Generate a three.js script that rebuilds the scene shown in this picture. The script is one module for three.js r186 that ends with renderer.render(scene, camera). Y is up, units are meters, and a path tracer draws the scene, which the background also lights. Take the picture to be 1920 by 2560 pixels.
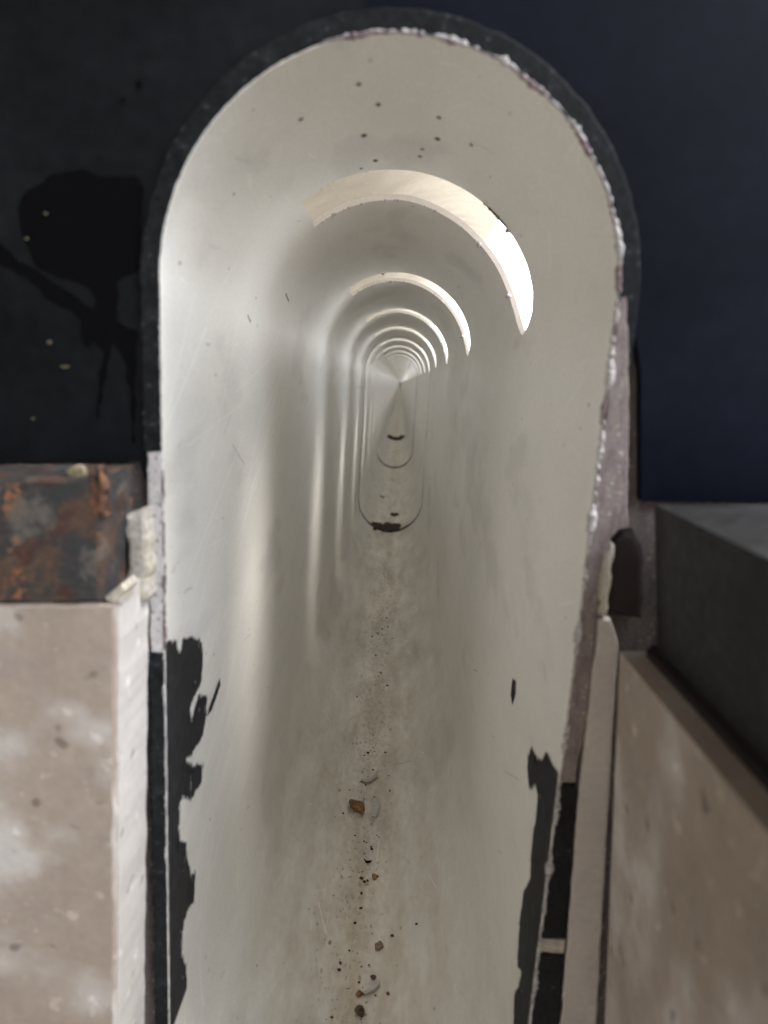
import * as THREE from 'three';
import { mergeGeometries } from 'three/addons/utils/BufferGeometryUtils.js';
import { ImprovedNoise } from 'three/addons/math/ImprovedNoise.js';

// ---------------------------------------------------------------- camera, sky, sun, exposure
const scene = new THREE.Scene();
const camera = new THREE.PerspectiveCamera(67.22, 768 / 1024, 0.004, 60);
camera.rotation.order = 'YXZ';
camera.rotation.set(-0.1671, 0.0112, 0.0574);
camera.focus = 0.42;
camera.userData.fStop = 14.5;
camera.updateMatrixWorld(true);
const EXPOSURE = 3.9;
const SKY = 3.0;
const SUN_DIR = new THREE.Vector3(0.53, 0.85, 0.02);
const SUN = 2.3;

const skyW = 256, skyH = 128, skyData = new Float32Array(skyW * skyH * 4);
const skyNoise = new ImprovedNoise();
for (let j = 0; j < skyH; j++) for (let i = 0; i < skyW; i++) {
  const el = ((j + 0.5) / skyH - 0.5) * Math.PI, az = (i + 0.5) / skyW * 2 * Math.PI;
  const x = Math.cos(el) * Math.cos(az), y = Math.sin(el), z = Math.cos(el) * Math.sin(az);
  const n = skyNoise.noise(x * 2 + 7, y * 5, z * 2) * 0.5 + skyNoise.noise(x * 5, y * 11 + 3, z * 5) * 0.25;
  const up = Math.max(0, y), k = SKY * (y < 0 ? 0.44 : (1 + 2 * y) / 3) * (1 + 0.2 * n), o = (j * skyW + i) * 4;
  skyData[o] = k * (0.99 - 0.16 * up); skyData[o + 1] = k * (1.0 - 0.08 * up); skyData[o + 2] = k * (1.01 + 0.1 * up); skyData[o + 3] = 1;
}
const sky = new THREE.DataTexture(skyData, skyW, skyH, THREE.RGBAFormat, THREE.FloatType);
sky.mapping = THREE.EquirectangularReflectionMapping; sky.magFilter = THREE.LinearFilter; sky.needsUpdate = true;
scene.background = sky; scene.environment = sky;
const sun = new THREE.DirectionalLight(0xfff8f0, SUN);
sun.position.copy(SUN_DIR).multiplyScalar(20); sun.castShadow = true; sun.shadow.radius = 42;
Object.assign(sun.shadow.camera, { left: -2, right: 2, top: 2, bottom: -2, near: 1, far: 60 });
sun.shadow.mapSize.set(2048, 2048);
scene.add(sun);

// ---------------------------------------------------------------- helpers
let seed = 12345;
const rnd = () => { seed = (seed + 0x6D2B79F5) | 0; let t = Math.imul(seed ^ (seed >>> 15), 1 | seed); t = (t + Math.imul(t ^ (t >>> 7), 61 | t)) ^ t; return ((t ^ (t >>> 14)) >>> 0) / 4294967296; };
const rr = (a, b) => a + (b - a) * rnd();
const NZ = new ImprovedNoise();
const fbm = (x, y, z, o = 4) => { let s = 0, a = 0.5, f = 1; for (let k = 0; k < o; k++) { s += a * NZ.noise(x * f, y * f, z * f + k * 7.3); a *= 0.5; f *= 2.03; } return s; };
const clamp = (x, a = 0, b = 1) => Math.min(b, Math.max(a, x));
const smooth = (a, b, x) => { const t = clamp((x - a) / (b - a)); return t * t * (3 - 2 * t); };
const used = {};
function numbered(n) { used[n] = (used[n] ?? -1) + 1; return used[n] ? `${n}_${String(used[n]).padStart(3, '0')}` : n; }
function thing(name, label, category, pos = [0, 0, 0], group) {
  const o = new THREE.Group(); o.name = numbered(name); o.position.set(...pos); scene.add(o);
  o.userData = { label, category }; if (group) o.userData.group = group; return o;
}
function part(name, geo, mat, parent, label) {
  const m = new THREE.Mesh(geo, mat); m.name = name; m.castShadow = m.receiveShadow = true;
  if (label) m.userData.label = label;
  m.position.sub(parent.position); parent.add(m); return m;
}
// the photograph is 1659 x 2212 in these numbers; a sight line meets a surface that stands in the place
const K = 1920 / 1659;
function ray(px, py) { return new THREE.Vector3((px * K - 960) / 1926, -(py * K - 1280) / 1926, -1).applyQuaternion(camera.quaternion); }
// the tube: an obround bore along -z
const R = 0.05, XC = -0.0046, YT = 0.0699, YB = -0.2326, ST = YT - YB - 2 * R, PER = 2 * Math.PI * R + 2 * ST, HALF = Math.PI * R;
const BOT = HALF + ST + HALF / 2;
function ring(a, r = R) {            // arc length a -> point and outward direction
  a = ((a + 0.004) % PER + PER) % PER - 0.004;
  if (a < 0) return [XC + r, YT - R + a, 1, 0];
  if (a < HALF) { const t = a / R; return [XC + r * Math.cos(t), YT - R + r * Math.sin(t), Math.cos(t), Math.sin(t)]; }
  if (a < HALF + ST) return [XC - r, YT - R - (a - HALF), -1, 0];
  if (a < 2 * HALF + ST) { const t = (a - ST) / R; return [XC + r * Math.cos(t), YB + R + r * Math.sin(t), Math.cos(t), Math.sin(t)]; }
  return [XC + r, YB + R + (a - 2 * HALF - ST), 1, 0];
}
const rimDepth = (x, y) => 0.1757 - 0.0458 * (x - XC) - 0.0682 * y;
const rimN = new THREE.Vector3(-0.0458, -0.0682, 1);   // z = -(d0 + tx x + ty y): gradient
rimN.set(-0.0458, -0.0682, 1).normalize();
const rimO = new THREE.Vector3(0, 0, -rimDepth(0, 0));
const rimU = new THREE.Vector3(1, 0, 0).addScaledVector(rimN, -rimN.x).normalize(), rimV = rimN.clone().cross(rimU).normalize();
function onRim(px, py, forward = 0) {   // point of the cut face (or of a plane so far in front of it)
  const d = ray(px, py), o = rimO.clone().addScaledVector(rimN, forward);
  return d.multiplyScalar(o.dot(rimN) / d.dot(rimN));
}
function rim2(px, py, forward = 0) { const p = onRim(px, py, forward).sub(rimO); return new THREE.Vector2(p.dot(rimU), p.dot(rimV)); }
function fromRim(geo, forward) {        // geometry made in the plane of the cut face, z = towards the viewer
  const m = new THREE.Matrix4().makeBasis(rimU, rimV, rimN).setPosition(rimO.clone().addScaledVector(rimN, forward));
  return geo.applyMatrix4(m);
}
function onBore(px, py) {               // point of the inner wall: [arc, depth]
  const d = ray(px, py); let lo = 0.01, hi = 40;
  for (let k = 0; k < 60; k++) {
    const t = (lo + hi) / 2, y = clamp(d.y * t, YB + R, YT - R);
    if (Math.hypot(d.x * t - XC, d.y * t - y) < R) lo = t; else hi = t;
  }
  const p = d.multiplyScalar(lo); let a;
  if (p.y >= YT - R) a = Math.atan2(p.y - YT + R, p.x - XC) * R;
  else if (p.y > YB + R) a = p.x > XC ? p.y - YT + R : HALF - (p.y - YT + R);
  else a = HALF + ST + (Math.atan2(p.y - YB - R, p.x - XC) + Math.PI) * R;
  return [a, -p.z];
}
function ragged(pts, amp, freq, step = 0.0012, z = 0) {   // closed outline with an uneven edge
  const out = [];
  for (let i = 0; i < pts.length; i++) {
    const a = pts[i], b = pts[(i + 1) % pts.length], L = a.distanceTo(b), n = Math.max(1, Math.round(L / step));
    const nx = -(b.y - a.y) / L, ny = (b.x - a.x) / L;
    for (let k = 0; k < n; k++) {
      const x = a.x + (b.x - a.x) * k / n, y = a.y + (b.y - a.y) * k / n, w = amp * 2 * fbm(x * freq, y * freq, z, 3);
      out.push(new THREE.Vector2(x + nx * w, y + ny * w));
    }
  }
  return out;
}
function slab(px, forward, thick, { amp = 0.0002, freq = 150, bevel = 0.0006, step = 0.0015, seedz = 0 } = {}) {
  const pts = ragged(px.map(([x, y]) => rim2(x, y, forward)), amp, freq, step, seedz);
  const g = new THREE.ExtrudeGeometry(new THREE.Shape(pts), { depth: Math.max(1e-5, thick - 2 * bevel), bevelEnabled: bevel > 0, bevelThickness: bevel, bevelSize: bevel, bevelOffset: -bevel, bevelSegments: 2, steps: 1 });
  g.translate(0, 0, -thick + bevel);
  return fromRim(g, forward);
}

// ---------------------------------------------------------------- textures
function canvasOf(w, h, paint, srgb = true) {
  const c = document.createElement('canvas'); c.width = w; c.height = h; paint(c.getContext('2d'), w, h);
  const t = new THREE.CanvasTexture(c); if (srgb) t.colorSpace = THREE.SRGBColorSpace;
  t.wrapS = t.wrapT = THREE.RepeatWrapping; t.magFilter = THREE.LinearFilter; return t;
}
function field(w, h, fn) {   // data texture pair from fn(x, y) -> [r, g, b, rough, metal] (sRGB 0..1)
  const c = new Uint8Array(w * h * 4), m = new Uint8Array(w * h * 4);
  for (let j = 0; j < h; j++) for (let i = 0; i < w; i++) {
    const v = fn(i / w, j / h), o = (j * w + i) * 4;
    for (let k = 0; k < 3; k++) c[o + k] = clamp(v[k]) * 255;
    c[o + 3] = m[o + 3] = 255; m[o + 1] = clamp(v[3]) * 255; m[o + 2] = clamp(v[4] ?? 0) * 255; m[o] = clamp(v[5] ?? 0.5) * 255;
  }
  const mk = (d, s) => { const t = new THREE.DataTexture(d, w, h, THREE.RGBAFormat); t.wrapS = t.wrapT = THREE.RepeatWrapping; t.magFilter = THREE.LinearFilter; t.minFilter = THREE.LinearMipmapLinearFilter; t.generateMipmaps = true; if (s) t.colorSpace = THREE.SRGBColorSpace; t.needsUpdate = true; return t; };
  return [mk(c, true), mk(m, false)];
}
const DULL = { specularIntensity: 0.22 };
function fieldMat(size, fn, reps, extra = {}) {
  const [c, m] = field(size, size, fn);
  for (const t of [c, m]) t.repeat.set(1 / reps, 1 / reps);
  return new THREE.MeshPhysicalMaterial({ map: c, roughnessMap: m, metalnessMap: m, roughness: 1, metalness: 1, ...extra });
}
// tiling fbm on [0,1)^2: noise on two circles folded into three coordinates is close enough; blend the edges instead
function tfbm(u, v, f, o = 4, z = 0) {
  const bl = 0.15, wu = smooth(1 - bl, 1, u), wv = smooth(1 - bl, 1, v), n = (a, b) => fbm(a * f, b * f, z, o);
  return (n(u, v) * (1 - wu) + n(u - 1, v) * wu) * (1 - wv) + (n(u, v - 1) * (1 - wu) + n(u - 1, v - 1) * wu) * wv;
}

// metal of the bore: colour, roughness and metalness over [arc, depth]
const TD0 = 0.15, TD1 = 1.2;
const METAL_RGB = [0.92, 0.91, 0.885], M_ROUGH = 0.42, M_METAL = 0.42;
const TW = 2048, TH = 2048;
const colCanvas = document.createElement('canvas'), rmCanvas = document.createElement('canvas');
colCanvas.width = rmCanvas.width = TW; colCanvas.height = rmCanvas.height = TH;
{
  const g = colCanvas.getContext('2d'), h = rmCanvas.getContext('2d');
  const ci = g.createImageData(TW, TH), ri = h.createImageData(TW, TH);
  for (let j = 0; j < TH; j++) for (let i = 0; i < TW; i++) {
    const a = i / TW * PER - 0.004, d = TD0 + j / TH * (TD1 - TD0), o = (j * TW + i) * 4;
    const mott = fbm(a * 60, d * 25, 1, 4), grain = rnd() - 0.5;
    const off = (a - BOT + 0.006 * fbm(d * 9, 2, 5)) / 0.05, floor = Math.exp(-off * off);
    let dirt = clamp(floor * (0.62 + 1.1 * fbm(a * 90, d * 16, 9, 5) + 0.5 * fbm(a * 420, d * 160, 4.4, 3) + 0.22 * grain) * 0.72);
    dirt = clamp(dirt + 0.28 * Math.exp(-off * off * 18) * (0.4 + 1.6 * fbm(a * 400, d * 200, 3, 3)));
    const smu = 0.05 * smooth(0.10, 0.32, fbm(a * 28 + 3.3, d * 11, 6.4, 5)), t = 1 - smu + 0.03 * mott + 0.05 * grain;
    ci.data[o] = 255 * clamp(METAL_RGB[0] * t * (1 - 0.22 * dirt)); ci.data[o + 1] = 255 * clamp(METAL_RGB[1] * t * (1 - 0.26 * dirt)); ci.data[o + 2] = 255 * clamp(METAL_RGB[2] * t * (1 - 0.34 * dirt)); ci.data[o + 3] = 255;
    ri.data[o] = 0; ri.data[o + 1] = 255 * clamp(M_ROUGH + 0.04 * mott + 0.12 * dirt); ri.data[o + 2] = 255 * clamp(M_METAL - 0.25 * dirt); ri.data[o + 3] = 255;
  }
  g.putImageData(ci, 0, 0); h.putImageData(ri, 0, 0);
  const X = (a) => (a + 0.004) / PER * TW, Y = (d) => (d - TD0) / (TD1 - TD0) * TH, SX = TW / PER, SY = TH / (TD1 - TD0);
  const stroke = (a, d, da, dd, w, col) => { const b = rr(-2, 2); for (const [q, c] of [[g, col], [h, 'rgba(0,110,40,.7)']]) { q.strokeStyle = c; q.lineWidth = w * SX; q.beginPath(); q.moveTo(X(a), Y(d)); q.quadraticCurveTo(X(a + da * 0.5) + b, Y(d + dd * 0.5), X(a + da), Y(d + dd)); q.stroke(); } };
  const speck = (a, d, ra, rd, col, rot = 0) => { g.fillStyle = col; g.beginPath(); g.ellipse(X(a), Y(d), ra * SX, rd * SY, rot, 0, 7); g.fill(); h.fillStyle = 'rgb(0,190,20)'; h.beginPath(); h.ellipse(X(a), Y(d), ra * SX, rd * SY, rot, 0, 7); h.fill(); };
  for (let k = 0; k < 900; k++) {       // fine scratches
    const a = rr(0, PER), d = TD0 + (TD1 - TD0) * rnd() ** 1.8, lite = rnd() < 0.75, L = 0.004 + 0.03 * rnd() ** 3;
    stroke(a, d, rr(-1, 1) * L * 0.35, rr(-1, 1) * L, rr(0.0002, 0.0005), lite ? `rgba(255,253,248,${rr(0.2, 0.75)})` : `rgba(95,90,84,${rr(0.1, 0.4)})`);
  }
  for (let k = 0; k < 110; k++) stroke(rr(0.17, 0.38), 0.18 + 0.3 * rnd() ** 1.5, rr(-0.05, -0.01), rr(0.02, 0.08), rr(0.0003, 0.0006), `rgba(255,253,248,${rr(0.3, 0.7)})`);   // long slanting ones on the left side
  for (const [px, py, s] of [[786, 293, 1.3], [817, 226, 1], [811, 347, 1.2], [907, 338, 0.9], [945, 300, 1.2], [912, 322, 0.8], [775, 182, 0.9], [1018, 313, 0.8], [948, 254, 0.9], [650, 258, 0.9], [780, 364, 0.8]]) {
    const [a, d] = onBore(px, py); speck(a, d, 0.0006 * s, 0.0012 * s, 'rgb(52,48,44)');
  }
  for (const [px, py, L] of [[617, 634, 0.014], [535, 680, 0.006], [1190, 1200, 0.004], [1186, 1240, 0.003], [966, 890, 0.008]]) { const [a, d] = onBore(px, py); stroke(a, d, 0.002, L, 0.0007, 'rgba(50,45,42,.85)'); }
  for (let k = 0; k < 260; k++) speck(rr(0, PER), TD0 + (TD1 - TD0) * rnd() ** 1.6, rr(0.0001, 0.00035), rr(0.0002, 0.0009), `rgba(60,54,48,${rr(0.3, 0.9)})`);
  for (let k = 0; k < 520; k++) {       // grime flecks along the run of the floor
    const d = TD0 + (TD1 - TD0) * rnd() ** 1.3, a = BOT - 0.002 + 0.014 * (rnd() + rnd() + rnd() - 1.5);
    for (let q = 0; q < 3; q++) speck(a + rr(-0.012, 0.012), d + rr(-0.02, 0.02), rr(0.0001, 0.0003), rr(0.0002, 0.0008), `rgba(120,104,84,${rr(0.15, 0.5)})`);
    speck(a, d, rr(0.0001, 0.0006), rr(0.0003, 0.0016), rnd() < 0.2 ? `rgba(215,210,198,${rr(0.3, 0.8)})` : `rgba(96,80,62,${rr(0.2, 0.75)})`, rr(-0.6, 0.6));
  }
}
function canvasTex(c, srgb) { const t = new THREE.CanvasTexture(c); if (srgb) t.colorSpace = THREE.SRGBColorSpace; t.magFilter = THREE.LinearFilter; t.wrapS = THREE.RepeatWrapping; t.wrapT = THREE.MirroredRepeatWrapping; return t; }
const tubeCol = canvasTex(colCanvas, true), tubeRM = canvasTex(rmCanvas, false);
const tubeMat = new THREE.MeshStandardMaterial({ map: tubeCol, roughnessMap: tubeRM, metalnessMap: tubeRM, roughness: 1, metalness: 1 });

const blackPaint = fieldMat(512, (u, v) => { const n = tfbm(u, v, 10), m = tfbm(u, v, 40, 3, 4), k = 0.065 + 0.09 * n + 0.08 * m; const w = smooth(0.34, 0.42, m + 0.25 * n) * 0.12; return [k + 0.03 + w, k + 0.034 + w + 0.004, k + 0.034 + w + 0.012, 0.62 + 0.2 * n]; }, 0.06, DULL);
const panelMat = fieldMat(512, (u, v) => { const n = tfbm(u, v, 4), m = tfbm(u, v, 60, 2, 4), k = 0.075 + 0.09 * n + 0.04 * m; return [k, k + 0.008, k + 0.02, 0.7 + 0.2 * n]; }, 0.2, DULL);
const blotMat = new THREE.MeshPhysicalMaterial({ color: 0x060608, roughness: 0.8, specularIntensity: 0.15 });
const navyMat = fieldMat(512, (u, v) => { const n = tfbm(u, v, 4), m = tfbm(u, v, 50, 3, 4), k = 0.062 + 0.09 * n + 0.03 * m; return [k - 0.025, k - 0.01, k + 0.04, 0.5 + 0.12 * n]; }, 0.2, { specularIntensity: 0.2 });
const steelMat = fieldMat(512, (u, v) => { const n = tfbm(u, v, 5), m = tfbm(u, v, 40, 3, 2), k = 0.19 + 0.14 * n + 0.08 * m; return [k, k, k, 0.6 + 0.2 * n]; }, 0.12, DULL);
const rustMat = fieldMat(512, (u, v) => {
  const n = tfbm(u, v, 4, 5), m = tfbm(u, v, 5, 5, 8), p = tfbm(u, v, 30, 3, 3);
  let c = [0.20, 0.20, 0.205]; const mix = (t, q) => { c = c.map((x, i) => x + (q[i] - x) * t); };
  mix(smooth(-0.12, 0.2, m + 0.2 * p), [0.33, 0.25, 0.20]); mix(smooth(0.0, 0.3, tfbm(u, v, 4, 4, 21) + 0.2 * p) * 0.7, [0.45, 0.42, 0.38]); mix(smooth(0.2, 0.36, n + 0.3 * p) * 0.9, [0.60, 0.38, 0.24]); mix(smooth(0.14, 0.3, tfbm(u, v, 6, 4, 31)) * 0.6, [0.27, 0.13, 0.10]);
  return [...c.map((x) => x * 0.88 + 0.05 * p), 0.75];
}, 0.05);
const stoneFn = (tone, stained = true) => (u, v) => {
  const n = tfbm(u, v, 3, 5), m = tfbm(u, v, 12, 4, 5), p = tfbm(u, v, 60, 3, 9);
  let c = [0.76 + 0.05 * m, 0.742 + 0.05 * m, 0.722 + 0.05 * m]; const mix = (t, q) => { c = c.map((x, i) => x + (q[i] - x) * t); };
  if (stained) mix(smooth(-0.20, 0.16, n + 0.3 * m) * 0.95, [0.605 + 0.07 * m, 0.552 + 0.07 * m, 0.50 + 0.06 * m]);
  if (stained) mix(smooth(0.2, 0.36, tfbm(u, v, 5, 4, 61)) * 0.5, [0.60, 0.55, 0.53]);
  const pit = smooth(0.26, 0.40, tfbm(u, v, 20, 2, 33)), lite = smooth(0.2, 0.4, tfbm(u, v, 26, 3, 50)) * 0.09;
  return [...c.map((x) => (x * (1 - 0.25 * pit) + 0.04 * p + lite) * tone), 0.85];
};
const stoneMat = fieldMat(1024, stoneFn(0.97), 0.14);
const litStone = fieldMat(512, stoneFn(0.97, false), 0.14);  // same stone without stain, paler to stand for light on the side
const flakeMat = fieldMat(256, (u, v) => { const n = tfbm(u, v, 5), p = tfbm(u, v, 40, 3, 4), k = 0.74 + 0.12 * n + 0.10 * p; return [k, k - 0.01, k - 0.03, 0.85]; }, 0.08);
const mortarMat = fieldMat(512, (u, v) => { const n = tfbm(u, v, 8), p = tfbm(u, v, 40, 3, 4), y = smooth(0.05, 0.2, n); return [0.66 + 0.2 * p, 0.635 + 0.2 * p, 0.60 - 0.03 * y + 0.2 * p, 0.9]; }, 0.06);
const roughFace = fieldMat(512, (u, v) => { const n = fbm(u * 30, v * 7, 4.4, 4), p = tfbm(u, v, 50, 3, 4), y = smooth(0.0, 0.25, n), w = smooth(0.26, 0.42, p + 0.3 * n) * 0.16, k = 0.22 * n + 0.12 * p; return [0.50 + k - 0.05 * y + w, 0.455 + k - 0.03 * y + w, 0.45 + k - 0.06 * y + w, 0.85]; }, 0.05);
const bareRim = fieldMat(512, (u, v) => { const n = tfbm(u, v, 6), p = tfbm(u, v, 50, 3, 4), q = smooth(0.12, 0.3, fbm(u * 14, v * 14, 5.5, 4)), k = 0.69 + 0.16 * n + 0.07 * p - 0.18 * q; return [k, k - 0.015, k - 0.02, 0.75, 0.1]; }, 0.02);
const purpleRim = fieldMat(256, (u, v) => { const p = tfbm(u, v, 14, 4, 4); return [0.42 + 0.3 * p, 0.35 + 0.3 * p, 0.36 + 0.3 * p, 0.8]; }, 0.012);
const darkRust = fieldMat(256, (u, v) => { const p = tfbm(u, v, 8, 4, 4); return [0.11 + 0.1 * p, 0.06 + 0.05 * p, 0.055 + 0.04 * p, 0.8]; }, 0.04);
const coverMat = fieldMat(512, (u, v) => { const n = tfbm(u, v, 6), p = tfbm(u, v, 50, 3, 4); return [0.78 + 0.1 * n + 0.06 * p, 0.75 + 0.1 * n + 0.06 * p, 0.69 + 0.1 * n + 0.06 * p, 0.7]; }, 0.12);

const strokePaint = fieldMat(512, (u, v) => { const n = tfbm(u, v, 6), m = fbm(u * 70, v * 5, 3, 3), k = 0.135 + 0.07 * n + 0.18 * m; return [k, k + 0.002, k + 0.01, 0.6 + 0.2 * n]; }, 0.03, DULL);
const stripMat = fieldMat(512, (u, v) => { const n = tfbm(u, v, 5), p = tfbm(u, v, 30, 3, 4); return [0.70 + 0.08 * n + 0.06 * p, 0.675 + 0.08 * n + 0.06 * p, 0.65 + 0.08 * n + 0.06 * p, 0.8]; }, 0.06);
const speckMat = new THREE.MeshStandardMaterial({ color: 0x4c4636, roughness: 0.8 });
const scuffMat = new THREE.MeshStandardMaterial({ color: 0x3c3c3e, roughness: 0.8 });
const orangeMat = fieldMat(128, (u, v) => { const n = tfbm(u, v, 5, 4, 2); return [0.36 + 0.4 * n, 0.25 + 0.22 * n, 0.185 + 0.12 * n, 0.85]; }, 0.015);
const crumbMat = fieldMat(128, (u, v) => { const n = tfbm(u, v, 6, 4, 7); return [0.50 + 0.6 * n, 0.46 + 0.6 * n, 0.36 + 0.5 * n, 0.85]; }, 0.012);
const dirtMat = fieldMat(128, (u, v) => { const n = tfbm(u, v, 5, 4, 2), k = 0.27 + 0.25 * n; return [k * 1.15, k, k * 0.8, 0.9]; }, 0.02);

// ---------------------------------------------------------------- the tube
const PITCH = 0.2429, SLOTS = 188, A0 = 0.0006, A1 = 0.1135, THICK = 0.0022;
function lerpTable(tb, x) { for (let i = 1; i < tb.length; i++) if (x <= tb[i][0]) { const [x0, y0] = tb[i - 1], [x1, y1] = tb[i]; return y0 + (y1 - y0) * clamp((x - x0) / (x1 - x0)); } return tb[tb.length - 1][1]; }
const NEAR = [[0.0006, 0.3022], [0.0013, 0.2985], [0.0033, 0.2894], [0.0073, 0.2807], [0.0139, 0.2743], [0.022, 0.2718], [0.1135, 0.2724]];
const FAR = [[0.0006, 0.3022], [0.0013, 0.3048], [0.0033, 0.3108], [0.0068, 0.3175], [0.0143, 0.3243], [0.0226, 0.3272], [0.045, 0.3266], [0.06, 0.3222], [0.075, 0.3155], [0.1135, 0.3146]];
const burrN = (a, k) => 0.0005 * fbm(a * 500, k * 3.1, 2, 3);
const nearOf = (a, k) => lerpTable(NEAR, a) + k * PITCH + 0.5 * burrN(a, k + 40) * smooth(A0, 0.006, a);
const farOf = (a, k) => lerpTable(FAR, a) + k * PITCH + burrN(a, k) * smooth(A0, 0.006, a);

class Grid {   // collects grid patches given by position, normal, uv
  constructor() { this.p = []; this.n = []; this.t = []; this.i = []; }
  add(nu, nv, fn) {
    const b = this.p.length / 3;
    for (let j = 0; j <= nv; j++) for (let i = 0; i <= nu; i++) { const [p, n, t] = fn(i / nu, j / nv); this.p.push(...p); this.n.push(...n); this.t.push(...t); }
    for (let j = 0; j < nv; j++) for (let i = 0; i < nu; i++) { const a = b + j * (nu + 1) + i, c = a + nu + 1; this.i.push(a, a + 1, c, a + 1, c + 1, c); }
  }
  build() {
    const g = new THREE.BufferGeometry();
    g.setAttribute('position', new THREE.Float32BufferAttribute(this.p, 3)); g.setAttribute('normal', new THREE.Float32BufferAttribute(this.n, 3)); g.setAttribute('uv', new THREE.Float32BufferAttribute(this.t, 2));
    // make the winding agree with the given normals
    const P = this.p, N = this.n, I = this.i;
    for (let k = 0; k < I.length; k += 3) {
      const [a, b, c] = [I[k] * 3, I[k + 1] * 3, I[k + 2] * 3];
      const ux = P[b] - P[a], uy = P[b + 1] - P[a + 1], uz = P[b + 2] - P[a + 2], vx = P[c] - P[a], vy = P[c + 1] - P[a + 1], vz = P[c + 2] - P[a + 2];
      const d = (uy * vz - uz * vy) * N[a] + (uz * vx - ux * vz) * N[a + 1] + (ux * vy - uy * vx) * N[a + 2];
      if (d < 0) [I[k + 1], I[k + 2]] = [I[k + 2], I[k + 1]];
    }
    g.setIndex(I); return g;
  }
}
const tuv = (a, d) => [(a + 0.004) / PER, 1 - (d - TD0) / (TD1 - TD0)];
function arcs(n, a0, a1) { return (u) => a0 + (a1 - a0) * u; }
function wall(g, a0, a1, d0, d1, na, nd) {      // inner face, outer face and their two cut edges; d0, d1 functions of the arc
  for (const side of [0, 1]) g.add(na, nd, (u, v) => {
    const a = a0 + (a1 - a0) * u, [x, y, nx, ny] = ring(a, R + side * THICK), p0 = d0(a), d = p0 + (d1(a) - p0) * v;
    return [[x, y, -d], side ? [nx, ny, 0] : [-nx, -ny, 0], tuv(a, d)];
  });
  for (const [e, s] of [[d0, 1], [d1, -1]]) g.add(na, 1, (u, v) => { const a = a0 + (a1 - a0) * u, [x, y] = ring(a, R + v * THICK), d = e(a); return [[x, y, -d], [0, 0, s], tuv(a, d + s * v * THICK)]; });
}
const rimAt = (a) => { const [x, y] = ring(a); return rimDepth(x, y); };
const tube = thing('slotted_steel_tube', 'long satin steel tube with round ends, slotted on top, seen from its cut mouth', 'tube', [XC, (YT + YB) / 2, -0.18]);
const SEAMS = [1.2003, 2.13, 46];
const AR = -0.004, AE = PER - 0.004;
let prev = null;
SEAMS.forEach((end, s) => {
  const g = new Grid(), start = s ? SEAMS[s - 1] : null, d0 = s ? () => start : rimAt, d1 = () => end;
  const nd = s ? 12 : 24;
  wall(g, A1, AE, d0, d1, 220, nd);             // left side, floor and right side
  wall(g, AR, A0, d0, d1, 3, nd);
  let from = d0;                                // the bands of wall between the slots
  for (let k = 0; k < SLOTS; k++) {
    const zn = 0.2724 + k * PITCH; if (s && zn < start) continue; if (zn > end) break;
    const nf = (a) => nearOf(a, k); wall(g, A0, A1, from, nf, k < 4 ? 400 : k < 20 ? 90 : 24, k ? 4 : 8); from = (a) => farOf(a, k);
    // end of the slot on the left
    g.add(1, 1, (u, v) => { const [x, y, nx, ny] = ring(A1, R + v * THICK), d = nearOf(A1, k) + u * (farOf(A1, k) - nearOf(A1, k)); return [[x, y, -d], [-ny * -1, nx * -1, 0].map((q) => q), tuv(A1 + v * THICK, d)]; });
  }
  wall(g, A0, A1, from, d1, 90, 4);
  { const m = part(s ? 'far_wall' : 'wall', g.build(), tubeMat, tube); if (s) { m.position.x += 0.0006 * (3 - 2 * s); m.position.y -= 0.0013; } }
});
function hoop(d, w, h, mat, name) {             // dark joint round the bore
  const g = new Grid(); g.add(240, 6, (u, v) => { const t = v * Math.PI, a = AR + PER * u, f = Math.exp(-(((a - BOT) / 0.06) ** 2)), k = clamp(0.12 + 0.9 * f + 0.8 * fbm(a * 70, d * 9, 2, 4) * (0.25 + f), 0.04, 1.4), [x, y, nx, ny] = ring(a, R - h * k * Math.sin(t)); return [[x, y, -(d + 0.3 * w * fbm(a * 120, d, 8, 3) - w * k / 2 * Math.cos(t))], [-nx * Math.sin(t), -ny * Math.sin(t), Math.cos(t)], [u * PER, v * w]]; });
  return part(name, g.build(), mat, tube);
}
hoop(SEAMS[0], 0.020, 0.0014, dirtMat, 'joint_seal'); hoop(SEAMS[1], 0.032, 0.0016, dirtMat, 'joint_seal');
{ const g = new Grid(); g.add(60, 1, (u, v) => { const [x, y] = ring(AR + PER * u, v * (R - 0.0001) + 0.0001); return [[v ? x : XC, v ? y : (YT + YB) / 2, -45.98], [0, 0, 1], [x, y]]; }); part('end_plate', g.build(), coverMat, tube); }

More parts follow.
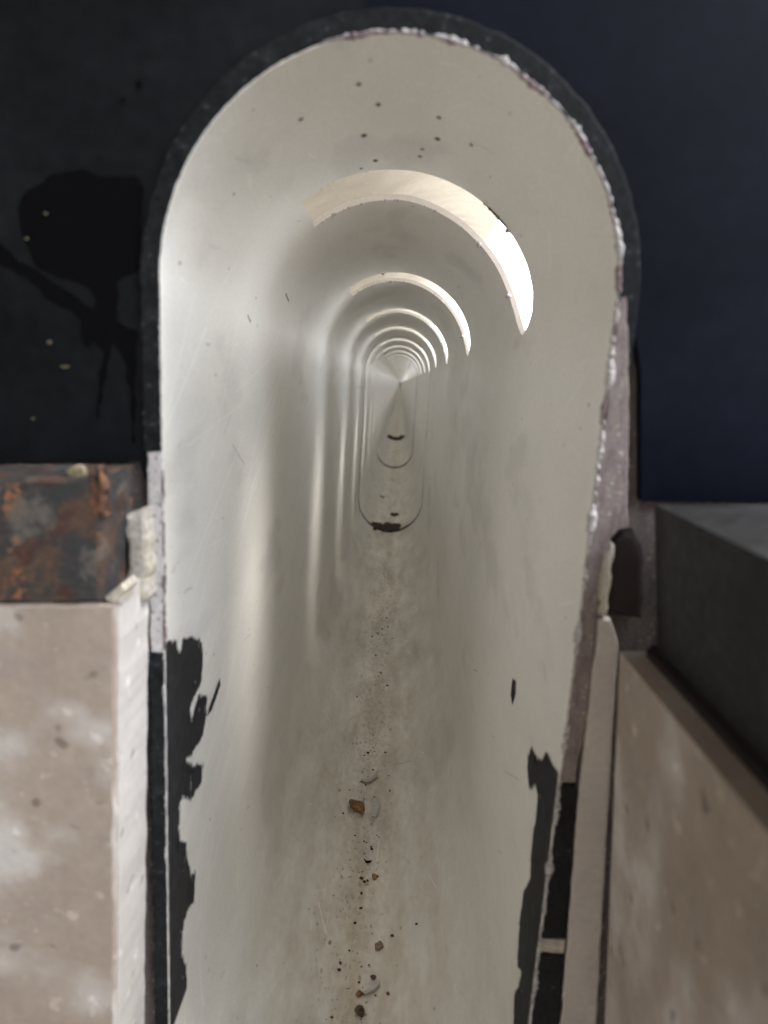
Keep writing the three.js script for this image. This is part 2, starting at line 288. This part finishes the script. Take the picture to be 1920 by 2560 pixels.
// rim: the cut front edge, painted dark round the arch, bare at the left
function rimBand(a0, a1, r0, r1, forward, back, mat, name, label, wob = 0.0004) {
  const g = new Grid(), n = Math.round((a1 - a0) / 0.0005);
  const P = (a, r, f) => { const [x, y] = ring(a, r), z = -rimDepth(x, y) + f; return [x, y, z]; };
  const ri = (a) => (typeof r0 === 'function' ? r0(a) : r0) + wob * fbm(a * 600, 3, r1 * 1e3, 3), ro = (a) => (typeof r1 === 'function' ? r1(a) : r1) + wob * 2 * fbm(a * 300, 8, 1, 3);
  const at = (u) => a0 + (a1 - a0) * u;
  const prof = [[0, -back], [0, forward - 0.0003], [0.12, forward], [0.88, forward], [1, forward - 0.0003], [1, -back]];
  g.add(n, prof.length - 1, (u, v) => { const a = at(u), k = Math.round(v * (prof.length - 1)), [t, f] = prof[k], [, , nx, ny] = ring(a); const s = k < 2 ? -0.7 : k > 3 ? 0.7 : 0; return [P(a, ri(a) + (ro(a) - ri(a)) * t, f + wob * fbm(a * 400, t * 3, 5, 3)), k === 0 ? [-nx, -ny, 0] : k === 5 ? [nx, ny, 0] : new THREE.Vector3(nx * s, ny * s, 0.7).normalize().toArray(), [a, t * 0.004]]; });
  return part(name, g.build(), mat, tube, label);
}
rimBand(-0.06, 0.196, R + 0.0003, R + 0.0046, 0.0006, 0.004, blackPaint, 'rim', 'dark painted lip round the arched top of the mouth');
rimBand(0.1962, 0.2464, R + 0.0003, R + 0.0036, 0.0007, 0.004, bareRim, 'rim', 'bare grey lip on the left side of the mouth');
rimBand(0.2466, 0.44, R + 0.0003, R + 0.0040, 0.0007, 0.004, blackPaint, 'rim', 'black painted lip at the lower left of the mouth');

// ---------------------------------------------------------------- cover above the slots, outside
{
  const t = thing('cover_channel', 'pale curved cover standing close over the slots, seen through them', 'cover', [XC, YT + 0.02, -0.3]);
  const g = new Grid(), f0 = 0.95, f1 = 2.9;
  for (const [r, s] of [[R + 0.015, -1], [R + 0.018, 1]]) g.add(80, 90, (u, v) => { const f = f0 + (f1 - f0) * u, d = 0.2 + 46 * v, q = r + 0.036 * (1 - smooth(0.9, 1.9, f)); return [[XC + q * Math.cos(f), YT - R + q * Math.sin(f), -d], [s * Math.cos(f), s * Math.sin(f), 0], [f * r, d]]; });
  part('shell', g.build(), coverMat, t);
}


// ---------------------------------------------------------------- room added out of view to shade the mouth, open behind to the right
function struct(name, geo, mat) { const m = new THREE.Mesh(geo, mat); m.name = name; m.castShadow = m.receiveShadow = true; m.userData.kind = 'structure'; scene.add(m); return m; }
{
  const o = new THREE.Shape([[-1, -1], [1, -1], [1, 0.9], [-1, 0.9]].map(([x, y]) => new THREE.Vector2(x, y))), hole = new THREE.Path(), hp = [];
  for (let k = 0; k < 200; k++) { const [x, y] = ring(PER * k / 200, R + 0.0033), p = new THREE.Vector3(x, y, -rimDepth(x, y)).sub(rimO); hp.push(new THREE.Vector2(p.dot(rimU), p.dot(rimV))); }
  hole.setFromPoints(hp); o.holes.push(hole);
  const g = new THREE.ExtrudeGeometry(o, { depth: 0.010, bevelEnabled: false }); g.translate(0, 0, -0.016);
  struct('wall_front', fromRim(g, 0), roughFace);
  const box = (x0, x1, y0, y1, z0, z1) => { const b = new THREE.BoxGeometry(x1 - x0, y1 - y0, z1 - z0); b.translate((x0 + x1) / 2, (y0 + y1) / 2, (z0 + z1) / 2); return b; };
  struct('added_wall_left', box(-1.05, -0.95, -1, 1, -0.4, 1.6), mortarMat);
  struct('added_wall_right', box(0.95, 1.05, -1, 0.5, -0.32, 1.5), mortarMat);
  struct('added_ceiling', box(-1.1, 0.36, 0.8, 0.9, -0.32, 1.5), mortarMat);
  struct('floor', box(-1.1, 1.1, -1.0, -0.9, -0.32, 1.7), mortarMat);  // floor of the added room, unseen
  struct('added_wall_back', box(-1.05, 0.75, -0.9, 0.8, 1.6, 1.7), mortarMat);
}

// ---------------------------------------------------------------- painted strokes, chipped edge, burrs on the tube
function wallPatch(px, side, amp, name, label) {    // a coat of paint on the flat left (-1) or right (1) side of the bore, drawn on with a bristly brush
  const X = XC + side * (R - 0.0002), P = px.map(([x, y]) => { const [a, d] = onBore(x, y); return [d, ring(a)[1]]; });
  const inside = (x, y) => { let w = false; for (let i = 0, j = P.length - 1; i < P.length; j = i++) if ((P[i][1] > y) !== (P[j][1] > y) && x < (P[j][0] - P[i][0]) * (y - P[i][1]) / (P[j][1] - P[i][1]) + P[i][0]) w = !w; return w; };
  const dist = (x, y) => { let m = 1; for (let i = 0, j = P.length - 1; i < P.length; j = i++) { const ex = P[j][0] - P[i][0], ey = P[j][1] - P[i][1], t = clamp(((x - P[i][0]) * ex + (y - P[i][1]) * ey) / (ex * ex + ey * ey + 1e-12)); m = Math.min(m, Math.hypot(x - P[i][0] - t * ex, y - P[i][1] - t * ey)); } return m; };
  const xs = P.map((p) => p[0]), ys = P.map((p) => p[1]), x0 = Math.min(...xs) - 0.003, x1 = Math.max(...xs) + 0.003, y0 = Math.min(...ys) - 0.003, y1 = Math.max(...ys) + 0.003, cx = 0.0005, cy = 0.00025;
  const pos = [], nor = [], uv = [], idx = [], nx = Math.ceil((x1 - x0) / cx), ny = Math.ceil((y1 - y0) / cy);
  for (let j = 0; j < ny; j++) for (let i = 0; i < nx; i++) {
    const x = x0 + (i + 0.5) * cx, y = y0 + (j + 0.5) * cy; if (x < rimDepth(X, y) + 0.0002) continue;
    const sd = inside(x, y) ? dist(x, y) : -dist(x, y), bristle = fbm(x * 900, y * 70, side * 3.3, 3), lump = fbm(x * 160, y * 120, 7.7, 3);
    if (sd + amp * 2.2 * bristle + amp * 1.3 * lump < 0 || (bristle > 0.36 && sd < amp * 4)) continue;
    const b = pos.length / 3; for (const [u, v] of [[0, 0], [1, 0], [1, 1], [0, 1]]) { const d = x0 + (i + u) * cx, yy = y0 + (j + v) * cy; pos.push(X, yy, -d); nor.push(-side, 0, 0); uv.push(d, yy); }
    if (side < 0) idx.push(b, b + 1, b + 2, b, b + 2, b + 3); else idx.push(b, b + 2, b + 1, b, b + 3, b + 2);
  }
  const g = new THREE.BufferGeometry(); g.setAttribute('position', new THREE.Float32BufferAttribute(pos, 3)); g.setAttribute('normal', new THREE.Float32BufferAttribute(nor, 3)); g.setAttribute('uv', new THREE.Float32BufferAttribute(uv, 2)); g.setIndex(idx);
  return part(name, g, strokePaint, tube, label);
}
wallPatch([[345, 1387], [366, 1384], [379, 1384], [386, 1412], [394, 1384], [412, 1376], [435, 1386], [437, 1420], [435, 1472], [420, 1500], [409, 1530], [412, 1562], [427, 1502], [446, 1508], [443, 1550], [437, 1590], [424, 1610], [412, 1632], [400, 1640], [410, 1652], [437, 1652], [435, 1690], [412, 1725], [395, 1715], [386, 1740], [384, 1790], [387, 1820], [402, 1815], [402, 1850], [411, 1890], [420, 1880], [418, 1950], [406, 1962], [396, 1990], [391, 2060], [400, 2090], [405, 2150], [425, 2180], [430, 2300], [350, 2300], [345, 2000], [340, 1700]],
  -1, 0.0011, 'paint_stroke', 'ragged black brush strokes inside the left edge');
wallPatch([[474, 1463], [475, 1480], [458, 1530], [446, 1548], [450, 1530]], -1, 0.0004, 'paint_stroke', 'thin black brush hair mark inside the left edge');
wallPatch([[1142, 1630], [1149, 1613], [1161, 1638], [1172, 1640], [1183, 1623], [1193, 1649], [1215, 1690], [1215, 1800], [1205, 1900], [1185, 2050], [1175, 2300], [1104, 2300], [1108, 2219], [1112, 2151], [1131, 2099], [1118, 2088], [1123, 1994], [1133, 1930], [1146, 1893], [1148, 1836], [1159, 1769], [1163, 1716], [1157, 1694], [1144, 1709], [1140, 1656]],
  1, 0.0009, 'paint_stroke', 'dark grey brush stroke inside the right edge');
wallPatch([[1108, 1465], [1115, 1470], [1114, 1500], [1108, 1522], [1104, 1500]], 1, 0.0003, 'paint_stroke', 'small grey paint smear inside the right side');

function ringRim(a, r) { const [x, y] = ring(a, r), p = new THREE.Vector3(x, y, -rimDepth(x, y)).sub(rimO); return new THREE.Vector2(p.dot(rimU), p.dot(rimV)); }
function rightFace(y0, y1, outer, forward, mat, name, label, parent = tube, seedz = 3) {   // flat face between the right edge of the bore and an outline farther right
  const aOf = (py) => { let lo = -0.3, hi = 0.03; for (let k = 0; k < 40; k++) { const m = (lo + hi) / 2, [x, y] = ring(m), q = ringRim(m, R), e = q.y - rim2(1250, py).y; if (e > 0) hi = m; else lo = m; } return lo; };
  const a0 = aOf(y0), a1 = aOf(y1), inner = []; for (let k = 0; k <= 80; k++) inner.push(ringRim(a0 + (a1 - a0) * k / 80, R + 0.0003 + 0.0004 * (0.5 + fbm(k * 0.7, 2, 1, 3))));
  const pts = [...inner, ...outer.map(([x, y]) => rim2(x, y, forward))];
  const sh = new THREE.Shape(ragged(pts, 0.0003, 300, 0.0007, seedz));
  const g = new THREE.ExtrudeGeometry(sh, { depth: 0.004, bevelEnabled: true, bevelSize: 0.0003, bevelThickness: 0.0003, bevelOffset: -0.0003, bevelSegments: 1 }); g.translate(0, 0, -0.0043 + forward);
  return part(name, fromRim(g, 0), mat, parent, label);
}
rightFace(640, 1690, [[1243, 1692], [1250, 1640], [1262, 1600], [1284, 1400], [1292, 1330], [1300, 1240], [1320, 1165], [1336, 1146], [1356, 1140], [1358, 900], [1358, 720], [1354, 640]], 0.0008, roughFace, 'rim', 'rough purple brown cut face on the right of the mouth');
rightFace(1694, 2030, [[1224, 2030], [1232, 1900], [1244, 1770], [1244, 1696]], 0.0010, blackPaint, 'rim', 'black painted cut face at the lower right of the mouth');
rightFace(2031, 2062, [[1219, 2062], [1224, 2031]], 0.0006, mortarMat, 'rim', 'bare yellowish break between two black painted faces');
rightFace(2063, 2330, [[1195, 2330], [1210, 2200], [1219, 2063]], 0.0010, blackPaint, 'rim', 'black painted cut face in the bottom right corner');

function bead(a0, a1, rOff, size, mat, name, label, ph = 0, chip = 0.25) {   // broken, lumpy edge along the mouth
  const g = new Grid(), n = Math.round(Math.abs(a1 - a0) / 0.0003);
  g.add(n, 8, (u, v) => {
    const a = a0 + (a1 - a0) * u, [x, y, nx, ny] = ring(a, R + rOff), z = -rimDepth(x, y) + 0.0005, t = v * 2 * Math.PI;
    const s = size * clamp(chip + 2.6 * (fbm(a * 110, ph, 4, 3) + 0.5 * fbm(a * 600, ph, 9, 3) + 0.10), 0.06, 1.3) * smooth(0, 0.02, u) * smooth(0, 0.02, 1 - u), w = 1 + 0.7 * fbm(a * 900, t, ph, 2);
    const c = Math.cos(t) * s * w, q = Math.sin(t) * s * w, j = 0.0006 * fbm(a * 150, ph + 5, 2, 3);
    return [[x + nx * (c + j), y + ny * (c + j), z + q], [nx * Math.cos(t), ny * Math.cos(t), Math.sin(t)], [a, v * 0.004]];
  });
  const geo = g.build(); geo.computeVertexNormals(); return part(name, geo, mat, tube, label);
}
bead(0.095, -0.22, 0.0004, 0.0009, bareRim, 'chipped_edge', 'pale chipped edge along the right of the mouth', 0, 0.08);
bead(0.092, -0.03, 0.0000, 0.0009, purpleRim, 'chipped_edge', 'dark purple brown chips inside the right edge', 7, -0.15);
bead(0.165, 0.32, 0.0001, 0.00042, bareRim, 'chipped_edge', 'pale chipped edge down the left of the mouth', 3, 0.02);
bead(0.20, 0.246, -0.0002, 0.0004, purpleRim, 'chipped_edge', 'dark crack line beside the left edge', 11, 0.3);
{ const l = []; const ico = new THREE.IcosahedronGeometry(1, 1);
  for (let s = 0; s < 3; s++) for (let k = 0; k < 70; k++) {
    const a = rr(0.012, 0.112), edge = rnd() < 0.8 ? farOf(a, s) : nearOf(a, s), big = rnd() ** 5, q = (0.00018 + 0.0009 * big), [x, y] = ring(a, R - q * 0.3), g = ico.clone();
    g.scale(q * rr(0.6, 1.5), q * rr(0.6, 1.3), q * rr(0.6, 1.8)); g.rotateZ(rr(0, 6)); g.translate(x, y, -edge); l.push(g);
  }
  const m = part('burr', mergeGeometries(l), bareRim, tube); m.userData.kind = 'stuff'; }
{ const g = new Grid(); g.add(60, 6, (u, v) => { const a = 0.033 + 0.016 * u, [x, y, nx, ny] = ring(a, R), t = v * 2 * Math.PI, s = 0.0007 * Math.sin(Math.PI * u) * (0.6 + Math.abs(2 * fbm(a * 900, 1, 1, 3))); return [[x + nx * s * Math.cos(t), y + ny * s * Math.cos(t), -nearOf(a, 0) + 0.0004 + s * 1.4 * Math.sin(t)], [nx * Math.cos(t), ny * Math.cos(t), Math.sin(t)], [u, v]]; }); part('burr', g.build(), blotMat, tube, 'black burr on the near edge of the first slot'); }

// ---------------------------------------------------------------- front left
{
  const t = thing('black_panel', 'black painted metal panel at upper left with a splash of blacker paint', 'panel', onRim(150, 500).toArray());
  const arch = []; for (let k = 0; k <= 60; k++) arch.push(ringRim(0.02 + 0.185 * k / 60, R + 0.0042));
  const o = [...arch, rim2(300, 1000), rim2(-1400, 1000), rim2(-1400, -1400), rim2(1180, -1400)];
  const g = new THREE.ExtrudeGeometry(new THREE.Shape(o), { depth: 0.004, bevelEnabled: false }); g.translate(0, 0, -0.0048);
  part('sheet', fromRim(g, 0), panelMat, t);
  const F = -0.0006;
  part('paint_splash', slab([[40, 450], [55, 415], [90, 395], [110, 375], [150, 372], [180, 368], [215, 378], [240, 380], [285, 378], [304, 385], [312, 410], [306, 470], [302, 520], [300, 560], [298, 590], [285, 590], [270, 595], [250, 610], [255, 650], [250, 690], [270, 705], [296, 715], [294, 760], [292, 900], [288, 960], [280, 850], [268, 770], [245, 740], [232, 790], [220, 860], [212, 905], [207, 890], [214, 830], [222, 760], [205, 735], [190, 750], [180, 740], [172, 690], [150, 670], [110, 650], [60, 600], [20, 580], [-60, 560], [-60, 520], [0, 530], [30, 555], [80, 585], [120, 610], [165, 640], [200, 670], [205, 650], [195, 620], [160, 605], [130, 600], [80, 575], [60, 540], [45, 500]], F, 0.0002, { bevel: 0, amp: 0.0006, freq: 260, step: 0.0007 }), blotMat, t, 'blacker splash of paint with drips');
  part('paint_drip', slab([[292, 178], [302, 172], [304, 190], [296, 196]], F, 0.0002, { bevel: 0, amp: 0.0003, freq: 400, step: 0.0004 }), blotMat, t);
  part('paint_drip', slab([[262, 212], [270, 210], [268, 224], [262, 222]], F, 0.0002, { bevel: 0, amp: 0.0003, freq: 400, step: 0.0004 }), blotMat, t);
  for (const [x, y, w, h] of [[98, 461, 5, 5], [57, 515, 5, 4], [106, 740, 6, 5], [140, 792, 11, 4], [70, 905, 5, 3]]) part('speck', slab([[x - w, y], [x - w * 0.6, y - h * 0.8], [x, y - h], [x + w * 0.7, y - h * 0.6], [x + w, y], [x + w * 0.6, y + h * 0.8], [x, y + h], [x - w * 0.7, y + h * 0.6]], F + 0.0004, 0.0003, { bevel: 0, amp: 0.0002, freq: 700, step: 0.0003, seedz: x }), speckMat, t);
}
{
  const t = thing('rusty_bar', 'rusty orange and grey steel bar end at left between black panel and stone', 'steel bar', onRim(120, 1150).toArray());
  part('bar', slab([[-700, 1033], [218, 1033], [218, 1303], [-700, 1303]], 0.019, 0.0185, { bevel: 0.001, amp: 0.0003 }), rustMat, t);
  part('flake', slab([[140, 1012], [174, 1010], [176, 1030], [164, 1040], [154, 1036], [142, 1034]], 0.0165, 0.002, { bevel: 0.0003, amp: 0.0012, freq: 300, step: 0.0005 }), crumbMat, t, 'small pale crumb on the top of the bar');
  part('flake', slab([[192, 1040], [204, 1012], [212, 1008], [219, 1050], [217, 1120], [208, 1100], [196, 1110]], 0.0193, 0.003, { bevel: 0.0003, amp: 0.0012, freq: 300, step: 0.0005 }), orangeMat, t, 'orange rust flake on the bar corner');
}
{
  const t = thing('stone_block', 'tan stained stone block at lower left with a lit side coloured paler', 'stone block', onRim(120, 1700).toArray());
  part('face', slab([[-700, 1306], [232, 1306], [249, 1310], [249, 2700], [-700, 2700]], 0.019, 0.0185, { bevel: 0.0008, amp: 0.0004 }), stoneMat, t);
  part('lit_edge', slab([[240, 1290], [259, 1288], [258.5, 1500], [258, 2700], [240, 2700]], 0.0180, 0.0178, { bevel: 0.0003, amp: 0.00035, freq: 120 }), litStone, t, 'lit side of the block, light put in as paler stone');
  part('mortar', slab([[272, 1120], [300, 1105], [318, 1100], [321, 1240], [316, 1300], [272, 1310]], 0.006, 0.006, { bevel: 0.0012, amp: 0.0009, freq: 220 }), mortarMat, t, 'lump of yellowish mortar beside the bar end');
  part('mortar', slab([[222, 1292], [262, 1262], [270, 1275], [262, 1306], [232, 1306]], 0.0185, 0.008, { bevel: 0.0008, amp: 0.0008, freq: 300 }), mortarMat, t, 'small yellow wedge of mortar under the bar');
}
// ---------------------------------------------------------------- front right
function beam(px, from, to, mat, name, t, bv = 0.002) {     // runs along the tube's own direction
  const pts = px.map(([x, y]) => onRim(x, y)), s = new THREE.Shape(pts.map((p) => new THREE.Vector2(p.x, p.y)));
  const g = new THREE.ExtrudeGeometry(s, { depth: to - from, bevelEnabled: true, bevelSize: bv, bevelThickness: 0.002, bevelSegments: 5, bevelOffset: -bv }); g.translate(0, 0, from);
  return part(name, g, mat, t);
}
{
  const t = thing('navy_panel', 'dark navy painted panel standing at upper right beside the mouth', 'panel', onRim(1500, 500).toArray());
  const arch = []; for (let k = 0; k <= 60; k++) arch.push(ringRim(0.085 - 0.09 * k / 60, R + 0.0044));
  const o = [rim2(1183, -1400), ...arch, rim2(1386, 800), rim2(1386, 1085), rim2(2900, 1085), rim2(2900, -1400)];
  const g = new THREE.ExtrudeGeometry(new THREE.Shape(o), { depth: 0.004, bevelEnabled: false }); g.translate(0, 0, -0.0046);
  part('sheet', fromRim(g, 0), navyMat, t);
}
{
  const t = thing('steel_beam', 'dark grey steel beam at right running forward above the stone', 'steel beam', onRim(1500, 1200).toArray());
  beam([[1394, 1080], [1900, 1080], [1900, 1385], [1394, 1385]], -0.168, -0.05, steelMat, 'beam', t, 0.006);
  beam([[1372, 1376], [1900, 1386], [1900, 1391], [1372, 1391]], -0.168, -0.05, darkRust, 'rusty_edge', t);
}
{
  const t = thing('stone_block', 'shaded brown and grey stone at lower right below the dark beam', 'stone block', onRim(1500, 1800).toArray());
  beam([[1327, 1393], [1900, 1393], [1900, 2700], [1250, 2700]], -0.172, -0.05, stoneMat, 'face', t);
  part('edge_strip', slab([[1293, 1335], [1320, 1340], [1337, 1390], [1326, 1560], [1314, 1760], [1301, 2000], [1282, 2330], [1198, 2330], [1212, 2200], [1226, 2040], [1246, 1760], [1264, 1600], [1286, 1400]], 0.0012, 0.004, { bevel: 0.0005, amp: 0.0003 }), stripMat, t, 'pale strip of stone along the mouth');
}
{
  const t = thing('recess_shade', 'dark slab for shaded depth of a rusty stub end between right edge of mouth and beam', 'dark stub', onRim(1355, 1240).toArray());
  part('recess', slab([[1322, 1200], [1330, 1165], [1348, 1150], [1372, 1152], [1388, 1180], [1391, 1260], [1389, 1340], [1350, 1338], [1314, 1325], [1318, 1260]], -0.001, 0.006, { bevel: 0.0012, amp: 0.0005, freq: 200 }), darkRust, t);  // dark slab put in for the shaded depth of a rusty recess
  part('mortar', slab([[1296, 1250], [1306, 1200], [1322, 1172], [1330, 1180], [1318, 1262], [1312, 1330], [1292, 1330]], 0.0014, 0.005, { bevel: 0.0008, amp: 0.0006, freq: 260 }), mortarMat, t, 'grey mortar beside the stub');
}

// ---------------------------------------------------------------- gravel, flakes and dirt on the floor of the tube
function pebbleGeo(sx, sy, sz, ph, rough = 0.35) {
  const g = new THREE.IcosahedronGeometry(1, 5), p = g.attributes.position, v = new THREE.Vector3(), cuts = [];
  for (let k = 0; k < 9; k++) cuts.push([new THREE.Vector3(rr(-1, 1), rr(-1, 1), rr(-1, 1)).normalize(), rr(0.62, 0.9)]);
  for (let k = 0; k < p.count; k++) { v.fromBufferAttribute(p, k).normalize(); const f = 1 + rough * 1.4 * NZ.noise(v.x * 1.3 + ph, v.y * 1.3, v.z * 1.3 + ph) + rough * 0.7 * fbm(v.x * 3, v.y * 3 + ph, v.z * 3, 3); v.multiplyScalar(f); for (const [n, h] of cuts) { const e = v.dot(n) - h; if (e > 0) v.addScaledVector(n, -e * 0.9); } p.setXYZ(k, v.x * sx, v.y * sy, v.z * sz); }
  g.computeVertexNormals(); return g;
}
function onFloor(px, py, lift) { const [a, d] = onBore(px, py), [x, y, nx, ny] = ring(a, R - lift); return [x, y, -d]; }
const pebbleMats = [[0.50, 0.37, 0.22], [0.58, 0.45, 0.30], [0.47, 0.40, 0.32], [0.52, 0.33, 0.22], [0.33, 0.26, 0.19], [0.27, 0.22, 0.18]].map((c, i) => fieldMat(128, (u, v) => { const n = tfbm(u, v, 5, 4, i * 9); return [...c.map((x) => x * (1 + 0.9 * n)), 0.75]; }, 1));
for (const [x, y, w, h, m, label] of [
  [772, 1748, 0.0050, 0.0038, 0, 'largest brown faceted pebble beside the pale flake on the tube floor'],
  [809, 1898, 0.0017, 0.0015, 1, 'small ochre pebble below the faceted brown pebble'],
  [818, 2047, 0.0021, 0.0017, 2, 'flat oval tan pebble alone in the middle of the lower floor'],
  [775, 2151, 0.0013, 0.0012, 3, 'small round reddish pebble beside the lower pale flake'],
  [777, 2190, 0.0023, 0.0022, 4, 'dark brown lumpy pebble at the bottom edge of the photo'],
  [807, 2114, 0.0014, 0.0010, 4, 'dark oval pebble just above the lower pale flake'],
  [732, 2097, 0.0008, 0.0008, 5, 'tiny dark pebble farthest left on the lower floor'],
  [838, 2148, 0.0008, 0.0006, 0, 'tiny olive brown pebble right of the lower pale flake'],
  [794, 1904, 0.0007, 0.0007, 5, 'tiny dark pebble touching the left of the small ochre one'],
  [781, 1932, 0.0007, 0.0008, 5, 'tiny black pebble below left of the small ochre one'],
  [901, 1997, 0.0006, 0.0006, 5, 'tiny dark pebble farthest right on the floor'],
  [848, 2023, 0.0007, 0.0008, 5, 'tiny dark pebble just above right of the oval tan pebble'],
]) { const t = thing('pebble', label, 'pebble', onFloor(x, y, h * 0.6)); const g = pebbleGeo(w, h * 0.85, w * 0.9, x * 0.37); g.rotateY(x); g.translate(...t.position.toArray()); part('stone', g, pebbleMats[m], t); }
function flake(px, mat, name, label, cat, lift = 0.0006) {
  const q = px.map(([x, y]) => { const [a, d] = onBore(x, y); return new THREE.Vector2(a, d); }), sh = new THREE.Shape(ragged(q, 0.0005, 500, 0.0006, px[0][0]));
  const g = new THREE.ExtrudeGeometry(sh, { depth: 0.0003, bevelEnabled: true, bevelSize: 0.0001, bevelThickness: 0.0001, bevelSegments: 1, bevelOffset: -0.0001 }), p = g.attributes.position;
  for (let k = 0; k < p.count; k++) { const a = p.getX(k), d = p.getY(k), z = p.getZ(k), [x, y] = ring(a, R - lift - z - 0.0009 * (0.5 + fbm(a * 200, d * 120, 3, 2))); p.setXYZ(k, x, y, -d); }
  g.computeVertexNormals();
  const c = ring(q[0].x, R - lift), t = thing(name, label, cat, [c[0], c[1], -q[0].y]); part('chip', g, mat, t); return t;
}
flake([[804, 1730], [818, 1733], [822, 1745], [815, 1758], [812, 1770], [803, 1768], [806, 1750]], flakeMat, 'paint_flake', 'pale curled paint flake right beside the largest brown pebble', 'paint flake');
flake([[806, 2128], [818, 2122], [820, 2134], [805, 2146], [788, 2154], [786, 2150], [798, 2140]], flakeMat, 'paint_flake', 'whitish paint flake near the bottom beside the reddish pebble', 'paint flake');
flake([[780, 1686], [792, 1690], [804, 1683], [812, 1672], [818, 1668], [812, 1682], [800, 1693], [784, 1692]], stripMat, 'paint_flake', 'thin grey curl of paint above the largest brown pebble', 'paint flake');
flake([[786, 1858], [792, 1864], [803, 1864], [800, 1868], [790, 1868]], blotMat, 'dark_sliver', 'thin dark curved sliver above the small ochre pebble', 'sliver');
{ // grit
  const l = [], ico = new THREE.IcosahedronGeometry(1, 1);
  for (let k = 0; k < 230; k++) {
    const d = 0.235 + 0.75 * rnd() ** 1.7, a = BOT + 0.001 + 0.010 * (rnd() + rnd() + rnd() - 1.5) * (rnd() < 0.15 ? 2.2 : 1), q = 0.00018 + 0.0006 * rnd() ** 4, [x, y] = ring(a, R - q * 0.5), g = ico.clone();
    g.scale(q * rr(0.7, 1.3), q * rr(0.5, 0.9), q * rr(0.7, 1.6)); g.rotateY(rr(0, 6)); g.translate(x, y, -d); l.push(g);
  }
  const m = new THREE.Mesh(mergeGeometries(l), pebbleMats[5]); m.name = 'grit'; m.userData = { kind: 'stuff', label: 'dark grit scattered along the floor of the tube', category: 'grit' }; m.castShadow = m.receiveShadow = true; scene.add(m);
}
function clump(px, py, w, label, n, far) {
  const t = thing('dirt_clump', label, 'dirt', onFloor(px, py, 0)), l = [], [a0, d0] = onBore(px, py);
  for (let k = 0; k < n; k++) { const q = w * rr(0.12, 0.30), a = a0 + w * (rnd() + rnd() - 1) * 0.9, d = d0 + w * far * (rnd() + rnd() - 1), [x, y] = ring(a, R - q * 0.2), g = pebbleGeo(q, q * 0.7, q * 1.6, k * 3.1, 0.4); g.translate(x, y, -d); l.push(g); }
  part('crust', mergeGeometries(l), dirtMat, t);
}
clump(836, 1143, 0.026, 'dark dirt caught on the nearest joint of the tube floor', 26, 1.5);
clump(852, 1112, 0.013, 'small dark crumb just beyond the nearest joint', 6, 1.2);
clump(857, 950, 0.05, 'dark dirt spot far down the tube floor', 10, 1.5);
clump(824, 1073, 0.008, 'tiny dark crumb between nearest and second joint', 4, 1);

scene.updateMatrixWorld(true);
const renderer = new THREE.WebGLRenderer({ antialias: true });
renderer.toneMapping = THREE.LinearToneMapping; renderer.toneMappingExposure = EXPOSURE;
renderer.shadowMap.enabled = true;
renderer.setSize(768, 1024);
renderer.render(scene, camera);
